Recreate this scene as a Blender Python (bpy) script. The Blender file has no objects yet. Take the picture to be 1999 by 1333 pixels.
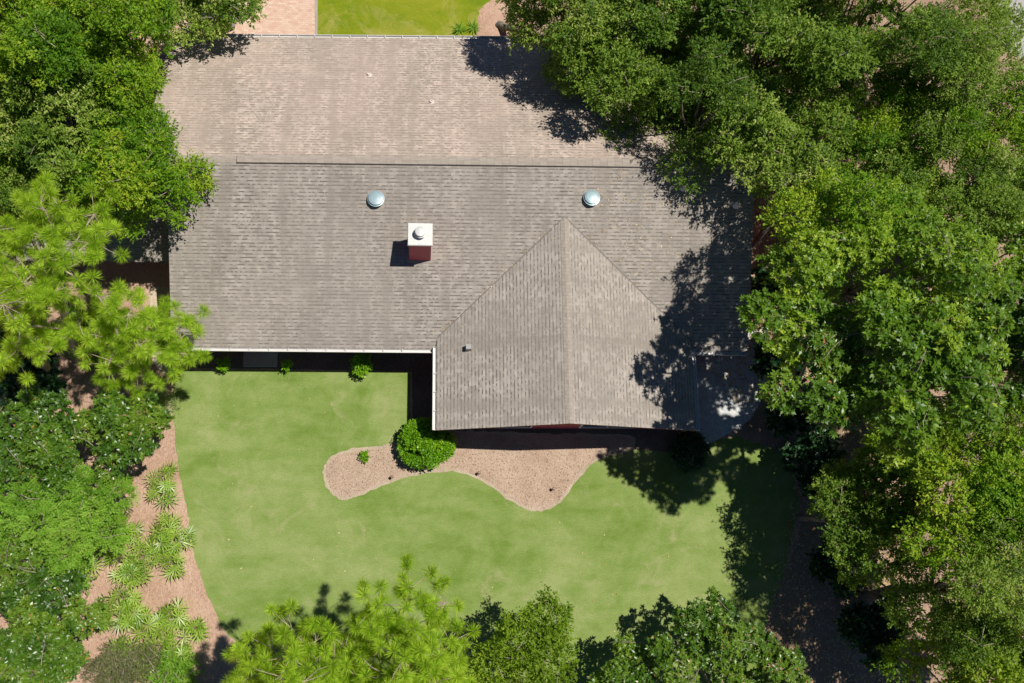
import bpy, math, random
import numpy as np
from mathutils import Matrix, Vector

S = bpy.context.scene
C = S.collection
rng = np.random.default_rng(7)
random.seed(7)

# ------------------------------------------------------------------ camera
F, CX, CY, HC = 1905.0, 999.5, 666.5, 41.0
up = np.array([180.0, 468.0, F]); up /= np.linalg.norm(up)
yy = np.array([math.sin(.01), math.cos(.01), 0.0]); yy -= yy.dot(up) * up; yy /= np.linalg.norm(yy)
xx = np.cross(yy, up)
R3 = np.array([xx, yy, up])                      # camera axes -> world axes

def at(px, py, z=0.0):
    """world point at height z that lies where the survey pixel (px, py) shows it"""
    d = R3 @ np.array([px - CX, CY - py, -F]); t = (z - HC) / d[2]
    return d[0] * t, d[1] * t, z

def ppm(px, py, z):
    """pixels per metre at that spot"""
    d = R3 @ np.array([px - CX, CY - py, -F]); t = (z - HC) / d[2]
    return 1.0 / t

cam_d = bpy.data.cameras.new('camera'); cam_d.sensor_width = 36; cam_d.lens = F / 1999 * 36
cam_d.clip_end = 1500; cam_d.clip_start = .5
cam = bpy.data.objects.new('camera', cam_d); C.objects.link(cam)
cam.matrix_world = Matrix.Translation((0, 0, HC)) @ Matrix(R3.tolist()).to_4x4()
S.camera = cam

# ------------------------------------------------------------------ light
SUN = Vector((.365, .095, 1.0)).normalized()
elev = math.asin(SUN.z); azim = math.atan2(SUN.x, SUN.y)
w = bpy.data.worlds.new("World"); S.world = w; w.use_nodes = True
nt = w.node_tree; nt.nodes.clear()
sky = nt.nodes.new('ShaderNodeTexSky'); sky.sky_type = 'NISHITA'; sky.sun_disc = False
sky.sun_elevation = elev; sky.sun_rotation = azim
sky.air_density = .6; sky.dust_density = 0.0; sky.ozone_density = 10.0
bg = nt.nodes.new('ShaderNodeBackground'); bg.inputs[1].default_value = .06
wo = nt.nodes.new('ShaderNodeOutputWorld')
nt.links.new(sky.outputs[0], bg.inputs[0]); nt.links.new(bg.outputs[0], wo.inputs[0])
sl = bpy.data.lights.new('sun', 'SUN'); sl.energy = 5.0; sl.angle = math.radians(.55); sl.color = (1, .955, .88)
so = bpy.data.objects.new('sun', sl); C.objects.link(so)
so.rotation_euler = SUN.to_track_quat('Z', 'Y').to_euler(); so.location = (20, 10, 60)
S.view_settings.view_transform = 'Standard'; S.view_settings.look = 'None'
S.view_settings.exposure = 0.0; S.view_settings.gamma = 1; S.view_settings.use_curve_mapping = False
S.render.engine = 'CYCLES'
try:
    S.cycles.max_bounces = 6; S.cycles.diffuse_bounces = 3; S.cycles.glossy_bounces = 2
    S.cycles.transmission_bounces = 4; S.cycles.transparent_max_bounces = 4
except Exception: pass

# ------------------------------------------------------------------ helpers
def tag(o, label=None, cat=None, group=None, kind=None):
    if label: o['label'] = label
    if cat: o['category'] = cat
    if group: o['group'] = group
    if kind: o['kind'] = kind
    return o

def empty(name, loc=(0, 0, 0), **k):
    o = bpy.data.objects.new(name, None); C.objects.link(o); o.location = loc
    o.empty_display_size = .3
    return tag(o, **k)

def link(name, me, mat, parent=None, loc=None):
    o = bpy.data.objects.new(name, me); C.objects.link(o)
    for m in (mat if isinstance(mat, (list, tuple)) else [mat]): me.materials.append(m)
    if parent is not None: o.parent = parent
    if loc is not None: o.location = loc
    return o

class MB:
    """collects polygons, links them as one mesh object"""
    def __init__(s): s.v = []; s.f = []; s.uv = []; s.m = []; s.hasuv = False
    def poly(s, pts, uv=None, m=0):
        b = len(s.v); s.v += [tuple(p) for p in pts]; s.f.append(tuple(range(b, b + len(pts))))
        s.uv.append(uv); s.m.append(m)
        if uv: s.hasuv = True
    def hexa(s, b4, t4, m=0):
        """b4, t4: bottom and top corners, counter-clockwise from above"""
        b = len(s.v); s.v += [tuple(p) for p in b4] + [tuple(p) for p in t4]
        n = len(b4)
        fs = [tuple(range(b + n - 1, b - 1, -1)), tuple(range(b + n, b + 2 * n))]
        for i in range(n):
            j = (i + 1) % n; fs.append((b + i, b + j, b + n + j, b + n + i))
        s.f += fs; s.uv += [None] * len(fs); s.m += [m] * len(fs)
    def box(s, x0, x1, y0, y1, z0, z1, m=0):
        q = [(x0, y0), (x1, y0), (x1, y1), (x0, y1)]
        s.hexa([(x, y, z0) for x, y in q], [(x, y, z1) for x, y in q], m)
    def lathe(s, prof, c=(0, 0, 0), n=28, m=0, tilt=None):
        """prof: list of (r, z) from bottom to top"""
        b = len(s.v); k = len(prof)
        for r, z in prof:
            for i in range(n):
                a = 2 * math.pi * i / n; p = Vector((r * math.cos(a), r * math.sin(a), z))
                if tilt: p = tilt @ p
                s.v.append((c[0] + p.x, c[1] + p.y, c[2] + p.z))
        for j in range(k - 1):
            for i in range(n):
                i2 = (i + 1) % n
                s.f.append((b + j * n + i, b + j * n + i2, b + (j + 1) * n + i2, b + (j + 1) * n + i))
        s.f.append(tuple(b + (k - 1) * n + i for i in range(n)))
        s.f.append(tuple(b + n - 1 - i for i in range(n)))
        q = (k - 1) * n + 2; s.uv += [None] * q; s.m += [m] * q
    def tube(s, pts, rad, n=7, m=0):
        pts = [Vector(p) for p in pts]; b = len(s.v)
        for i, p in enumerate(pts):
            d = (pts[min(i + 1, len(pts) - 1)] - pts[max(i - 1, 0)]).normalized()
            a = d.cross(Vector((.3, .9, .2))).normalized(); c = d.cross(a)
            for k in range(n):
                t = 2 * math.pi * k / n; q = p + (a * math.cos(t) + c * math.sin(t)) * rad[i]
                s.v.append(tuple(q))
        for i in range(len(pts) - 1):
            for k in range(n):
                k2 = (k + 1) % n; s.f.append((b + i * n + k, b + i * n + k2, b + (i + 1) * n + k2, b + (i + 1) * n + k))
        e = (len(pts) - 1) * n
        s.f.append(tuple(b + e + k for k in range(n)))
        q = e + 1; s.uv += [None] * q; s.m += [m] * q
    def build(s, name, mat, parent=None, smooth=False, loc=None):
        me = bpy.data.meshes.new(name); me.from_pydata(s.v, [], s.f)
        if s.hasuv:
            l = me.uv_layers.new(name='UVMap'); k = 0
            for f, u in zip(s.f, s.uv):
                for i in range(len(f)):
                    l.data[k].uv = u[i] if u else (0, 0); k += 1
        me.polygons.foreach_set('material_index', s.m)
        if smooth: me.polygons.foreach_set('use_smooth', [True] * len(s.f))
        me.update()
        return link(name, me, mat, parent, loc)

def quads_mesh(name, V, tint, clump=None):
    """V: (n,4,3) array of leaf quads; one tint per quad"""
    n = len(V); me = bpy.data.meshes.new(name)
    me.vertices.add(n * 4); me.vertices.foreach_set('co', V.astype(np.float32).ravel())
    me.loops.add(n * 4); me.polygons.add(n)
    me.polygons.foreach_set('loop_start', np.arange(0, n * 4, 4, dtype=np.int32))
    me.loops.foreach_set('vertex_index', np.arange(n * 4, dtype=np.int32))
    me.update(calc_edges=True)
    a = me.attributes.new('tint', 'FLOAT', 'FACE'); a.data.foreach_set('value', tint.astype(np.float32))
    if clump is not None:
        a = me.attributes.new('clump', 'FLOAT', 'FACE'); a.data.foreach_set('value', clump.astype(np.float32))
    return me

def nrm(a): return a / (np.linalg.norm(a, axis=-1, keepdims=True) + 1e-9)

# ------------------------------------------------------------------ materials
class NT:
    def __init__(s, name):
        s.m = bpy.data.materials.new(name); s.m.use_nodes = True; s.t = s.m.node_tree; s.t.nodes.clear()
        s.o = s.n('ShaderNodeOutputMaterial')
    def n(s, kind, ins=None, **p):
        q = s.t.nodes.new(kind)
        for k, v in p.items(): setattr(q, k, v)
        for k, v in (ins or {}).items(): s.set(q, k, v)
        return q
    def set(s, q, k, v):
        if isinstance(v, bpy.types.NodeSocket): s.t.links.new(v, q.inputs[k])
        else: q.inputs[k].default_value = v
    def co(s, scale=(1, 1, 1), src='Object', rot=(0, 0, 0)):
        t = s.n('ShaderNodeTexCoord'); m = s.n('ShaderNodeMapping', {'Vector': t.outputs[src], 'Scale': scale, 'Rotation': rot})
        return m.outputs[0]
    def noise(s, sc, det=4, rough=.6, vec=None, dist=0):
        return s.n('ShaderNodeTexNoise', {'Scale': sc, 'Detail': det, 'Roughness': rough, 'Distortion': dist, 'Vector': vec if vec is not None else s.co()}).outputs[0]
    def ramp(s, fac, stops, interp='LINEAR'):
        r = s.n('ShaderNodeValToRGB', {'Fac': fac}); e = r.color_ramp; e.interpolation = interp
        while len(e.elements) > 1: e.elements.remove(e.elements[0])
        e.elements[0].position = stops[0][0]; e.elements[0].color = (*c3(stops[0][1]), 1)
        for p, c in stops[1:]:
            x = e.elements.new(p); x.color = (*c3(c), 1)
        return r.outputs[0]
    def mix(s, f, a, b, mode='MIX'):
        q = s.n('ShaderNodeMix', data_type='RGBA', blend_type=mode)
        for i, v in ((0, f), (6, a), (7, b)):
            if isinstance(v, bpy.types.NodeSocket): s.t.links.new(v, q.inputs[i])
            else: q.inputs[i].default_value = v if i == 0 else (*c3(v), 1)
        return q.outputs[2]
    def math(s, op, a, b=0.0, c=0.0):
        q = s.n('ShaderNodeMath', operation=op)
        for i, v in enumerate((a, b, c)):
            if isinstance(v, bpy.types.NodeSocket): s.t.links.new(v, q.inputs[i])
            else: q.inputs[i].default_value = v
        return q.outputs[0]
    def out(s, col, rough=.8, bump=None, bs=.3, bd=.02, spec=.5, metal=0.0, trans=None, tcol=None):
        b = s.n('ShaderNodeBsdfPrincipled', {'Roughness': rough, 'Specular IOR Level': spec, 'Metallic': metal})
        s.set(b, 'Base Color', col if isinstance(col, bpy.types.NodeSocket) else (*c3(col), 1))
        if bump is not None:
            u = s.n('ShaderNodeBump', {'Strength': bs, 'Distance': bd, 'Height': bump}); s.set(b, 'Normal', u.outputs[0])
        sh = b.outputs[0]
        if trans:
            t = s.n('ShaderNodeBsdfTranslucent'); s.set(t, 'Color', tcol if tcol is not None else col)
            x = s.n('ShaderNodeMixShader', {'Fac': trans}); s.t.links.new(sh, x.inputs[1]); s.t.links.new(t.outputs[0], x.inputs[2]); sh = x.outputs[0]
        s.t.links.new(sh, s.o.inputs[0]); return s.m
def c3(c): return (c, c, c) if isinstance(c, (int, float)) else c

def plain(name, col, rough=.6, metal=0.0, var=.12, sc=6, spec=.5):
    t = NT(name); f = t.noise(sc, 5, .65)
    c = t.mix(f, tuple(x * (1 - var) for x in c3(col)), tuple(min(1, x * (1 + var)) for x in c3(col)))
    return t.out(c, rough, f, .15, .01, spec, metal)

def shingle(name, base, warm):
    t = NT(name)
    uv = t.co(src='UV')
    br = t.n('ShaderNodeTexBrick', {'Vector': uv, 'Scale': 1.0, 'Mortar Size': .0, 'Brick Width': .23, 'Row Height': .143,
             'Color1': (0, 0, 0, 1), 'Color2': (1, 1, 1, 1)}, offset=.37, offset_frequency=2, squash=.7, squash_frequency=3)
    tab = t.noise(1.0, 1, .5, t.co((4.6, 7.0, 1), 'UV'))
    mixv = t.math('ADD', t.math('MULTIPLY', br.outputs[0], .45), t.math('MULTIPLY', tab, .55))
    col = t.ramp(mixv, [(.22, tuple(x * .78 for x in base)), (.42, tuple(x * .97 for x in base)), (.60, tuple(x * 1.15 for x in base)), (.8, tuple(x * 1.36 for x in base))])
    # the printed dark band under the raised tabs of laminated shingles
    sep = t.n('ShaderNodeSeparateXYZ', {'Vector': uv})
    fr = t.math('FRACT', t.math('DIVIDE', sep.outputs[1], .143))
    band = t.math('LESS_THAN', fr, .30)
    row = t.math('FLOOR', t.math('DIVIDE', sep.outputs[1], .143))
    cv = t.n('ShaderNodeCombineXYZ'); t.t.links.new(t.math('MULTIPLY', sep.outputs[0], 6.5), cv.inputs[0]); t.t.links.new(t.math('MULTIPLY', row, 3.71), cv.inputs[1])
    dash = t.noise(1.0, 0, .5, cv.outputs[0])
    dm = t.math('GREATER_THAN', dash, .49)
    big = t.noise(.35, 3, .6, t.co((1, .5, 1), 'UV'))
    amt = t.math('MULTIPLY', t.math('MULTIPLY', band, t.math('ADD', t.math('MULTIPLY', dm, .72), .18)), 1.0)
    col = t.mix(amt, col, tuple(x * .28 for x in base))
    # weathering: long streaks down the slope and broad blotches
    st = t.noise(1.0, 5, .65, t.co((1.7, .10, 1), 'UV'))
    col = t.mix(t.ramp(st, [(.44, 0.0), (.64, .78)]), col, (base[0] * .70, base[1] * .69, base[2] * .66))
    bl = t.noise(.55, 6, .7, t.co((1, 1, 1), 'UV'), .6)
    col = t.mix(t.ramp(bl, [(.48, 0.0), (.64, .55)]), col, (base[0] * .66, base[1] * .66, base[2] * .66))
    col = t.mix(t.ramp(bl, [(.32, .35), (.45, 0.0)]), col, tuple(x * 1.25 for x in base))
    col = t.mix(t.ramp(big, [(.35, 0.0), (.75, .55)]), col, warm)
    gr = t.noise(38, 2, .7, uv)
    col = t.mix(.30, col, t.ramp(gr, [(.3, .12), (.7, .62)]), 'OVERLAY')
    h = t.math('ADD', t.math('MULTIPLY', mixv, .6), t.math('MULTIPLY', gr, .3))
    return t.out(col, .9, h, .35, .01, .25)

def leafmat(name, stops, rough=.45, spec=.5, trans=.3, cl=.45, gain=1.0):
    t = NT(name); stops = [(p, tuple(min(.8, x * gain) for x in c)) for p, c in stops]
    a = t.n('ShaderNodeAttribute', attribute_name='tint').outputs[2]
    b = t.n('ShaderNodeAttribute', attribute_name='clump').outputs[2]
    f = t.math('ADD', t.math('MULTIPLY', a, 1 - cl), t.math('MULTIPLY', b, cl))
    col = t.ramp(f, stops)
    tc = t.mix(.5, col, tuple(min(1, x * y) for x, y in zip(stops[len(stops) // 2][1], (1.6, 1.85, .5))))
    return t.out(col, rough, spec=spec, trans=trans, tcol=tc)

M = {}
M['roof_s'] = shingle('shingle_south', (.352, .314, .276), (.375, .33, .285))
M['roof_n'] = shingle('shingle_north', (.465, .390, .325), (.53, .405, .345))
M['roof_g'] = shingle('shingle_gable', (.368, .327, .286), (.385, .342, .298))
def capmat(name, base):
    t = NT(name); f = t.noise(1, 2, .5, t.co((3, 5.5, 1), 'UV')); g = t.noise(60, 2, .6, t.co(src='UV'))
    c = t.ramp(f, [(.3, tuple(x * .85 for x in base)), (.7, tuple(x * 1.12 for x in base))])
    return t.out(t.mix(.25, c, t.ramp(g, [(.3, .2), (.7, .6)]), 'OVERLAY'), .9, g, .3, .008, .2)
M['cap'] = capmat('ridge_cap_shingle', (.36, .312, .265))
M['valley'] = plain('valley_dark_strip', (.17, .145, .125), .7)
M['white'] = plain('white_paint', (.72, .72, .70), .45, 0, .10, 3)
M['gutter'] = plain('gutter_white', (.60, .575, .55), .4, 0, .18, 2.2)
M['galv'] = plain('galvanised', (.31, .42, .45), .38, .25, .10, 5)
M['capwhite'] = plain('chimney_cap_metal', (.60, .595, .57), .45, .1, .20, 5)
M['red'] = plain('red_siding', (.22, .045, .045), .75, 0, .2, 3)
M['pipe'] = plain('vent_pipe_white', (.75, .66, .60), .5)
M['dark'] = plain('black_metal', (.02, .02, .022), .5)
M['copper'] = plain('weathered_copper', (.33, .20, .15), .5, .3)
M['glass'] = NT('window_glass').out((.02, .03, .035), .06, spec=.8)
M['greybox'] = plain('grey_metal', (.33, .32, .31), .5)
def barkm(name, a, b):
    t = NT(name); v = t.co((1, 1, .25)); f = t.noise(7, 6, .7, v)
    return t.out(t.ramp(f, [(.35, a), (.65, b)]), .9, f, .8, .03, .2)
M['bark'] = barkm('oak_bark', (.10, .085, .07), (.27, .235, .19))
M['twig'] = barkm('pine_twig', (.24, .19, .14), (.48, .40, .30))
def siding(name, col):
    t = NT(name); sep = t.n('ShaderNodeSeparateXYZ', {'Vector': t.co()})
    f = t.math('FRACT', t.math('MULTIPLY', sep.outputs[2], 6.5)); n = t.noise(4, 5, .6)
    return t.out(t.mix(n, tuple(x * .8 for x in col), tuple(x * 1.15 for x in col)), .7, f, .5, .02)
M['siding'] = siding('wall_siding', (.46, .08, .10))

# ground materials
def lawnmat(name, dark, mid, pale, dry, dryamt=.62):
    t = NT(name)
    a = t.noise(.28, 5, .62, dist=.8); b = t.noise(1.5, 5, .65, dist=.5); st = t.noise(1.0, 4, .6, t.co((.35, 1.6, 1), rot=(0, 0, .2)))
    f = t.math('ADD', t.math('MULTIPLY', a, .5), t.math('ADD', t.math('MULTIPLY', b, .22), t.math('MULTIPLY', st, .28)))
    col = t.ramp(f, [(.38, dark), (.5, mid), (.62, pale)])
    d = t.noise(.55, 6, .7, dist=1.2)
    col = t.mix(t.ramp(d, [(dryamt - .06, 0.0), (dryamt + .14, .8)]), col, dry)
    g = t.noise(26, 5, .75)
    col = t.mix(.42, col, t.ramp(g, [(.3, .18), (.72, .80)]), 'OVERLAY')
    g2 = t.noise(1.0, 3, .7, t.co((5, 34, 1), rot=(0, 0, .35))); col = t.mix(.16, col, t.ramp(g2, [(.35, .25), (.65, .75)]), 'OVERLAY')
    return t.out(col, .9, g, .6, .03, .15)
M['lawn'] = lawnmat('back_lawn_grass', (.132, .210, .032), (.202, .272, .072), (.272, .325, .115), (.35, .34, .17))
M['flawn'] = lawnmat('front_lawn_grass', (.115, .19, .006), (.19, .235, .010), (.25, .265, .02), (.36, .32, .09), .54)
def dirt(name, a, b, c, sc=1.0):
    t = NT(name)
    n1 = t.noise(.5 * sc, 5, .6); n2 = t.noise(9 * sc, 6, .75, dist=.6)
    vo = t.n('ShaderNodeTexVoronoi', {'Scale': 16 * sc, 'Vector': t.co((1, .45, 1), rot=(0, 0, .7))}, feature='F1')
    f = t.math('ADD', t.math('MULTIPLY', n1, .45), t.math('MULTIPLY', n2, .55))
    col = t.ramp(f, [(.32, a), (.5, b), (.68, c)])
    col = t.mix(.12, col, vo.outputs['Distance'], 'SOFT_LIGHT')
    return t.out(col, .95, t.math('ADD', n2, vo.outputs[0]), .7, .03, .1)
M['mulch'] = dirt('pine_straw_ground', (.28, .17, .115), (.46, .30, .215), (.58, .42, .32))
M['bed'] = dirt('bark_mulch', (.30, .205, .145), (.455, .335, .245), (.56, .44, .34), 1.9)
M['edge'] = dirt('bed_edge_soil', (.26, .20, .13), (.45, .36, .26), (.56, .47, .36), 1.5)
M['sand'] = dirt('sandy_path', (.34, .26, .17), (.52, .42, .30), (.62, .53, .40), .8)
M['shade_soil'] = dirt('soil_darkened_for_shade', (.10, .08, .06), (.16, .13, .10), (.24, .2, .15), 1)  # soil colour darkened to carry the shade under the eaves
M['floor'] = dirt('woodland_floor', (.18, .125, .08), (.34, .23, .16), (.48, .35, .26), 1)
def concrete(name, col):
    t = NT(name); a = t.noise(.8, 6, .65); b = t.noise(18, 4, .7)
    c = t.mix(a, tuple(x * .75 for x in col), tuple(x * 1.2 for x in col)); c = t.mix(.2, c, t.ramp(b, [(.3, .2), (.7, .7)]), 'OVERLAY')
    return t.out(c, .85, b, .3, .01, .25)
M['conc'] = concrete('concrete', (.36, .33, .29))
M['patio'] = dirt('patio_pale_stone', (.30, .31, .30), (.55, .56, .54), (.75, .75, .72), .5)
M['road'] = concrete('road_surface', (.40, .38, .36))
def pavers():
    t = NT('brick_pavers'); v = t.co()
    b = t.n('ShaderNodeTexBrick', {'Vector': v, 'Scale': 1.0, 'Mortar Size': .006, 'Brick Width': .21, 'Row Height': .105, 'Mortar': (.40, .28, .21, 1),
            'Color1': (.53, .34, .25, 1), 'Color2': (.66, .52, .40, 1), 'Bias': 0.0})
    f = t.noise(1.0, 1, .5, t.co((2.3, 4.6, 1))); c = t.mix(t.ramp(f, [(.3, .0), (.7, .6)]), b.outputs[0], (.60, .42, .31))
    n = t.noise(14, 4, .7)
    return t.out(t.mix(.2, c, t.ramp(n, [(.3, .25), (.7, .7)]), 'OVERLAY'), .85, b.outputs[1], -.3, .01, .2)
M['paver'] = pavers()
def chips(name, stops):
    t = NT(name); a = t.n('ShaderNodeAttribute', attribute_name='tint').outputs[2]
    return t.out(t.ramp(a, stops), .85, spec=.2)
M['chip'] = chips('bark_chips', [(0, (.13, .075, .045)), (.4, (.34, .22, .15)), (.75, (.52, .40, .30)), (1, (.78, .70, .58))])
M['fallen'] = chips('fallen_leaf', [(0, (.30, .16, .05)), (.5, (.55, .38, .16)), (1, (.72, .62, .38))])

# foliage
M['oak'] = leafmat('oak_leaves', [(.0, (.026, .082, .006)), (.35, (.094, .200, .010)), (.65, (.195, .315, .016)), (1, (.42, .44, .04))], .5, .22, .34, gain=1.22)
M['oak2'] = leafmat('live_oak_leaves', [(.0, (.020, .055, .009)), (.35, (.080, .148, .016)), (.65, (.172, .252, .030)), (1, (.38, .40, .13))], .5, .22, .30, gain=1.38)
M['lime'] = leafmat('young_oak_leaves', [(.0, (.055, .13, .008)), (.4, (.150, .255, .014)), (.75, (.25, .36, .024)), (1, (.42, .45, .05))], .5, .22, .34)
M['mag'] = leafmat('magnolia_leaves', [(.0, (.020, .062, .008)), (.4, (.065, .150, .010)), (.75, (.135, .235, .016)), (.96, (.22, .31, .04)), (1, (.42, .22, .08))], .36, .5, .18, gain=1.02)
M['mag2'] = leafmat('laurel_leaves', [(.0, (.022, .062, .006)), (.4, (.088, .172, .009)), (.75, (.185, .280, .016)), (1, (.38, .42, .05))], .42, .35, .26, gain=1.32)
M['feather'] = leafmat('feathery_leaves', [(.0, (.07, .17, .012)), (.4, (.17, .34, .03)), (.75, (.28, .46, .055)), (1, (.34, .44, .07))], .55, .2, .35)
M['bush'] = leafmat('clipped_bush_leaves', [(.0, (.05, .15, .004)), (.4, (.12, .28, .006)), (.8, (.22, .40, .012)), (1, (.36, .50, .05))], .35, .4, .34, gain=1.15)
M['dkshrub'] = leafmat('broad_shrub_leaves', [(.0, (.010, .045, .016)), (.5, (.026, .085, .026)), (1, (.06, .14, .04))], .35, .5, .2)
M['pine'] = leafmat('pine_needles', [(.0, (.10, .20, .012)), (.4, (.245, .385, .022)), (.8, (.38, .53, .05)), (1, (.55, .65, .12))], .55, .2, .45, gain=1.3)
M['palm'] = leafmat('palmetto_fronds', [(.0, (.26, .17, .07)), (.09, (.08, .17, .015)), (.4, (.21, .36, .03)), (.8, (.38, .53, .07)), (1, (.58, .64, .20))], .4, .5, .25)
M['pale'] = leafmat('pale_shrub_leaves', [(.0, (.16, .22, .05)), (.5, (.28, .35, .12)), (1, (.42, .48, .22))], .5, .4, .3)
M['grey'] = leafmat('grey_shrub_leaves', [(.0, (.09, .11, .03)), (.5, (.18, .20, .07)), (1, (.34, .33, .18))], .6, .3, .2)

# ------------------------------------------------------------------ ground and paving
def sheet(name, pts, z, mat, thick=None):
    """flat sheet from image outline or world outline"""
    b = MB()
    b.poly([(x, y, z) for x, y in pts])
    o = b.build(name, mat); tag(o, kind='structure'); return o
def ccw(p):
    a = sum(p[i][0] * p[(i + 1) % len(p)][1] - p[(i + 1) % len(p)][0] * p[i][1] for i in range(len(p)))
    return p if a > 0 else p[::-1]
def smooth(pts, k=3):
    """closed Catmull-Rom"""
    n = len(pts); out = []
    for i in range(n):
        p0, p1, p2, p3 = (np.array(pts[(i + j - 1) % n], float) for j in range(4))
        if len(pts[i]) > 2: pass
        for s_ in range(k):
            t = s_ / k
            out.append(tuple(.5 * ((2 * p1) + (-p0 + p2) * t + (2 * p0 - 5 * p1 + 4 * p2 - p3) * t * t + (-p0 + 3 * p1 - 3 * p2 + p3) * t ** 3)))
    return out
def G(lst): return ccw([at(x, y)[:2] for x, y in lst])
def wob(pts, a=.03):
    out = []
    for i in range(len(pts)):
        p, q = np.array(pts[i]), np.array(pts[(i + 1) % len(pts)]); d = np.linalg.norm(q - p); k = max(1, int(d / .18))
        for j in range(k):
            r = p + (q - p) * j / k; out.append((r[0] + rng.normal(0, a), r[1] + rng.normal(0, a)))
    return out

sheet('ground', [(-600, -600), (600, -600), (600, 600), (-600, 600)], 0.0, M['mulch'])
# back lawn outline, then the planting bed cut into it laid on top
lawn = [(337, 721), (560, 722), (801, 726), (801, 800), (800, 860), (900, 880), (1180, 875), (1300, 880), (1440, 850), (1540, 880),
        (1560, 980), (1535, 1100), (1515, 1200), (1480, 1240), (1500, 1400), (600, 1400), (520, 1300), (440, 1235), (404, 1160), (378, 1080),
        (366, 1000), (352, 930), (342, 850), (336, 790)]
sheet('back_lawn', wob(G(lawn), .022), .004, M['lawn'])
bed = smooth([(768, 866), (700, 873), (655, 885), (634, 908), (632, 935), (645, 962), (668, 976), (700, 968), (745, 950), (800, 930),
              (860, 921), (900, 924), (950, 945), (1000, 980), (1035, 996), (1065, 996), (1095, 980), (1125, 940), (1150, 910), (1182, 893),
              (1230, 880), (1230, 850), (1100, 846), (900, 840), (800, 838)], 4)
bed_w = G(bed)
sheet('bed_edging', wob([(x, y) for x, y in bed_w], .025), .008, M['edge'])
cx_ = sum(p[0] for p in bed_w) / len(bed_w); cy_ = sum(p[1] for p in bed_w) / len(bed_w)
def inset(p, d):
    out = []
    n = len(p)
    for i in range(n):
        a, b = np.array(p[i - 1]), np.array(p[(i + 1) % n]); t = (b - a) / (np.linalg.norm(b - a) + 1e-9)
        out.append((p[i][0] - t[1] * d, p[i][1] + t[0] * d))
    return out
bed_in = inset(bed_w, .13)
sheet('planting_bed', bed_in, .012, M['bed'])
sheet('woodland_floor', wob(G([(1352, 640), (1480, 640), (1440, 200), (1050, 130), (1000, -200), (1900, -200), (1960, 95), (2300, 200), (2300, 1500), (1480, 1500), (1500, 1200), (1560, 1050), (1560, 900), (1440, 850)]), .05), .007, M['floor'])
sheet('eave_shade_sheet', G([(335, 600), (850, 600), (1356, 600), (1356, 880), (1300, 882), (1180, 872), (1000, 873), (880, 871), (806, 862), (804, 726), (560, 720), (337, 719)]), .006, M['shade_soil'])  # dark sheet in the outline of the eave shadow, shade painted as colour
sheet('side_path', G([(291, 560), (340, 560), (338, 728), (318, 728), (297, 705)]), .010, M['sand'])
sheet('patio', wob(G([(1352, 640), (1500, 640), (1493, 740), (1476, 805), (1445, 838), (1410, 852), (1380, 868), (1352, 850)]), .04), .010, M['patio'])
sheet('driveway', G([(360, -160), (613, -160), (615, 90), (360, 90)]), .010, M['paver'])
sheet('driveway_border', G([(613.5, -160), (620, -160), (620, 90), (615.5, 90)]), .014, M['conc'])
sheet('front_lawn', wob(G([(616, -200), (1010, -200), (1000, -40), (935, 20), (925, 90), (617, 90)]), .03), .006, M['flawn'])
sheet('street', G([(1890, -200), (2400, -200), (2400, 60), (2040, 150), (1960, 90)]), .012, M['road'])
b = MB(); x0, y0, _ = at(475, 716); x1, y1, _ = at(545, 640); b.box(x0, x1, y0, y1, 0, .10)
tag(b.build('concrete_step', M['conc']), 'plain concrete door step under the main eave behind the back lawn', 'step')

# ------------------------------------------------------------------ the house
PIT = .3855
XW, XE = -9.80, 13.40                    # west and east rakes
YS, YR, YN = 9.05, 16.0, 22.95           # south eave, ridge, north eave
HE = 2.70; HR = HE + (YR - YS) * PIT
GX0, GX1, GY0 = .58, 11.02, 5.75         # gable wing eaves and front rake
GR = 5.62; GHE = 2.86; GHR = 4.62; GP = (GHR - GHE) / ((GX1 - GX0) / 2)
house = empty('house', (2, 12, 0), label='single storey house with tan shingle roof, front gable wing and red siding', cat='house')
hinv = Matrix.Translation((-2, -12, 0))
def hb(b, name, mat, parent=None, smooth=False):
    o = b.build(name, mat, parent or house, smooth)
    if parent is None: o.matrix_parent_inverse = hinv
    return o

def slope(b, a0, a1, e, r, ze, zr, axis, flip=False, nseg=1, trim=None):
    """shingled slope in sawtooth courses. axis 'x': eave runs along x from a0 to a1, e = eave y, r = ridge y."""
    L = math.hypot(r - e, zr - ze); n = int(round(L / .143))
    for i in range(n):
        t0, t1 = i / n, (i + 1) / n
        p0, p1 = e + (r - e) * t0, e + (r - e) * t1; z0, z1 = ze + (zr - ze) * t0 + .012, ze + (zr - ze) * t1
        v0, v1 = i * .143, (i + 1) * .143 - .0005
        if axis == 'x':
            q = [(a0, p0, z0), (a1, p0, z0), (a1, p1, z1), (a0, p1, z1)]
            k = [(a0, p0, z0 - .014), (a1, p0, z0 - .014), (a1, p0, z0), (a0, p0, z0)]
        else:
            q = [(p0, a1, z0), (p0, a0, z0), (p1, a0, z1), (p1, a1, z1)]
            k = [(p0, a1, z0 - .014), (p0, a0, z0 - .014), (p0, a0, z0), (p0, a1, z0)]
        uv = [(a0, v0), (a1, v0), (a1, v1), (a0, v1)]
        if flip: q = q[::-1]; k = k[::-1]; uv = uv[::-1]
        b.poly(q, uv); b.poly(k, [(u, v0 + .01) for u, _ in uv])
b = MB(); slope(b, XW, XE, YS, YR, HE, HR, 'x')
roof = hb(b, 'roof', M['roof_s'])
XV = XW - .95                            # the north slope runs on further west than the south one
b = MB(); slope(b, XV, XE, YN, YR, HE, HR, 'x', True)
o = hb(b, 'north_roof_slope', M['roof_n'], roof)
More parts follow.
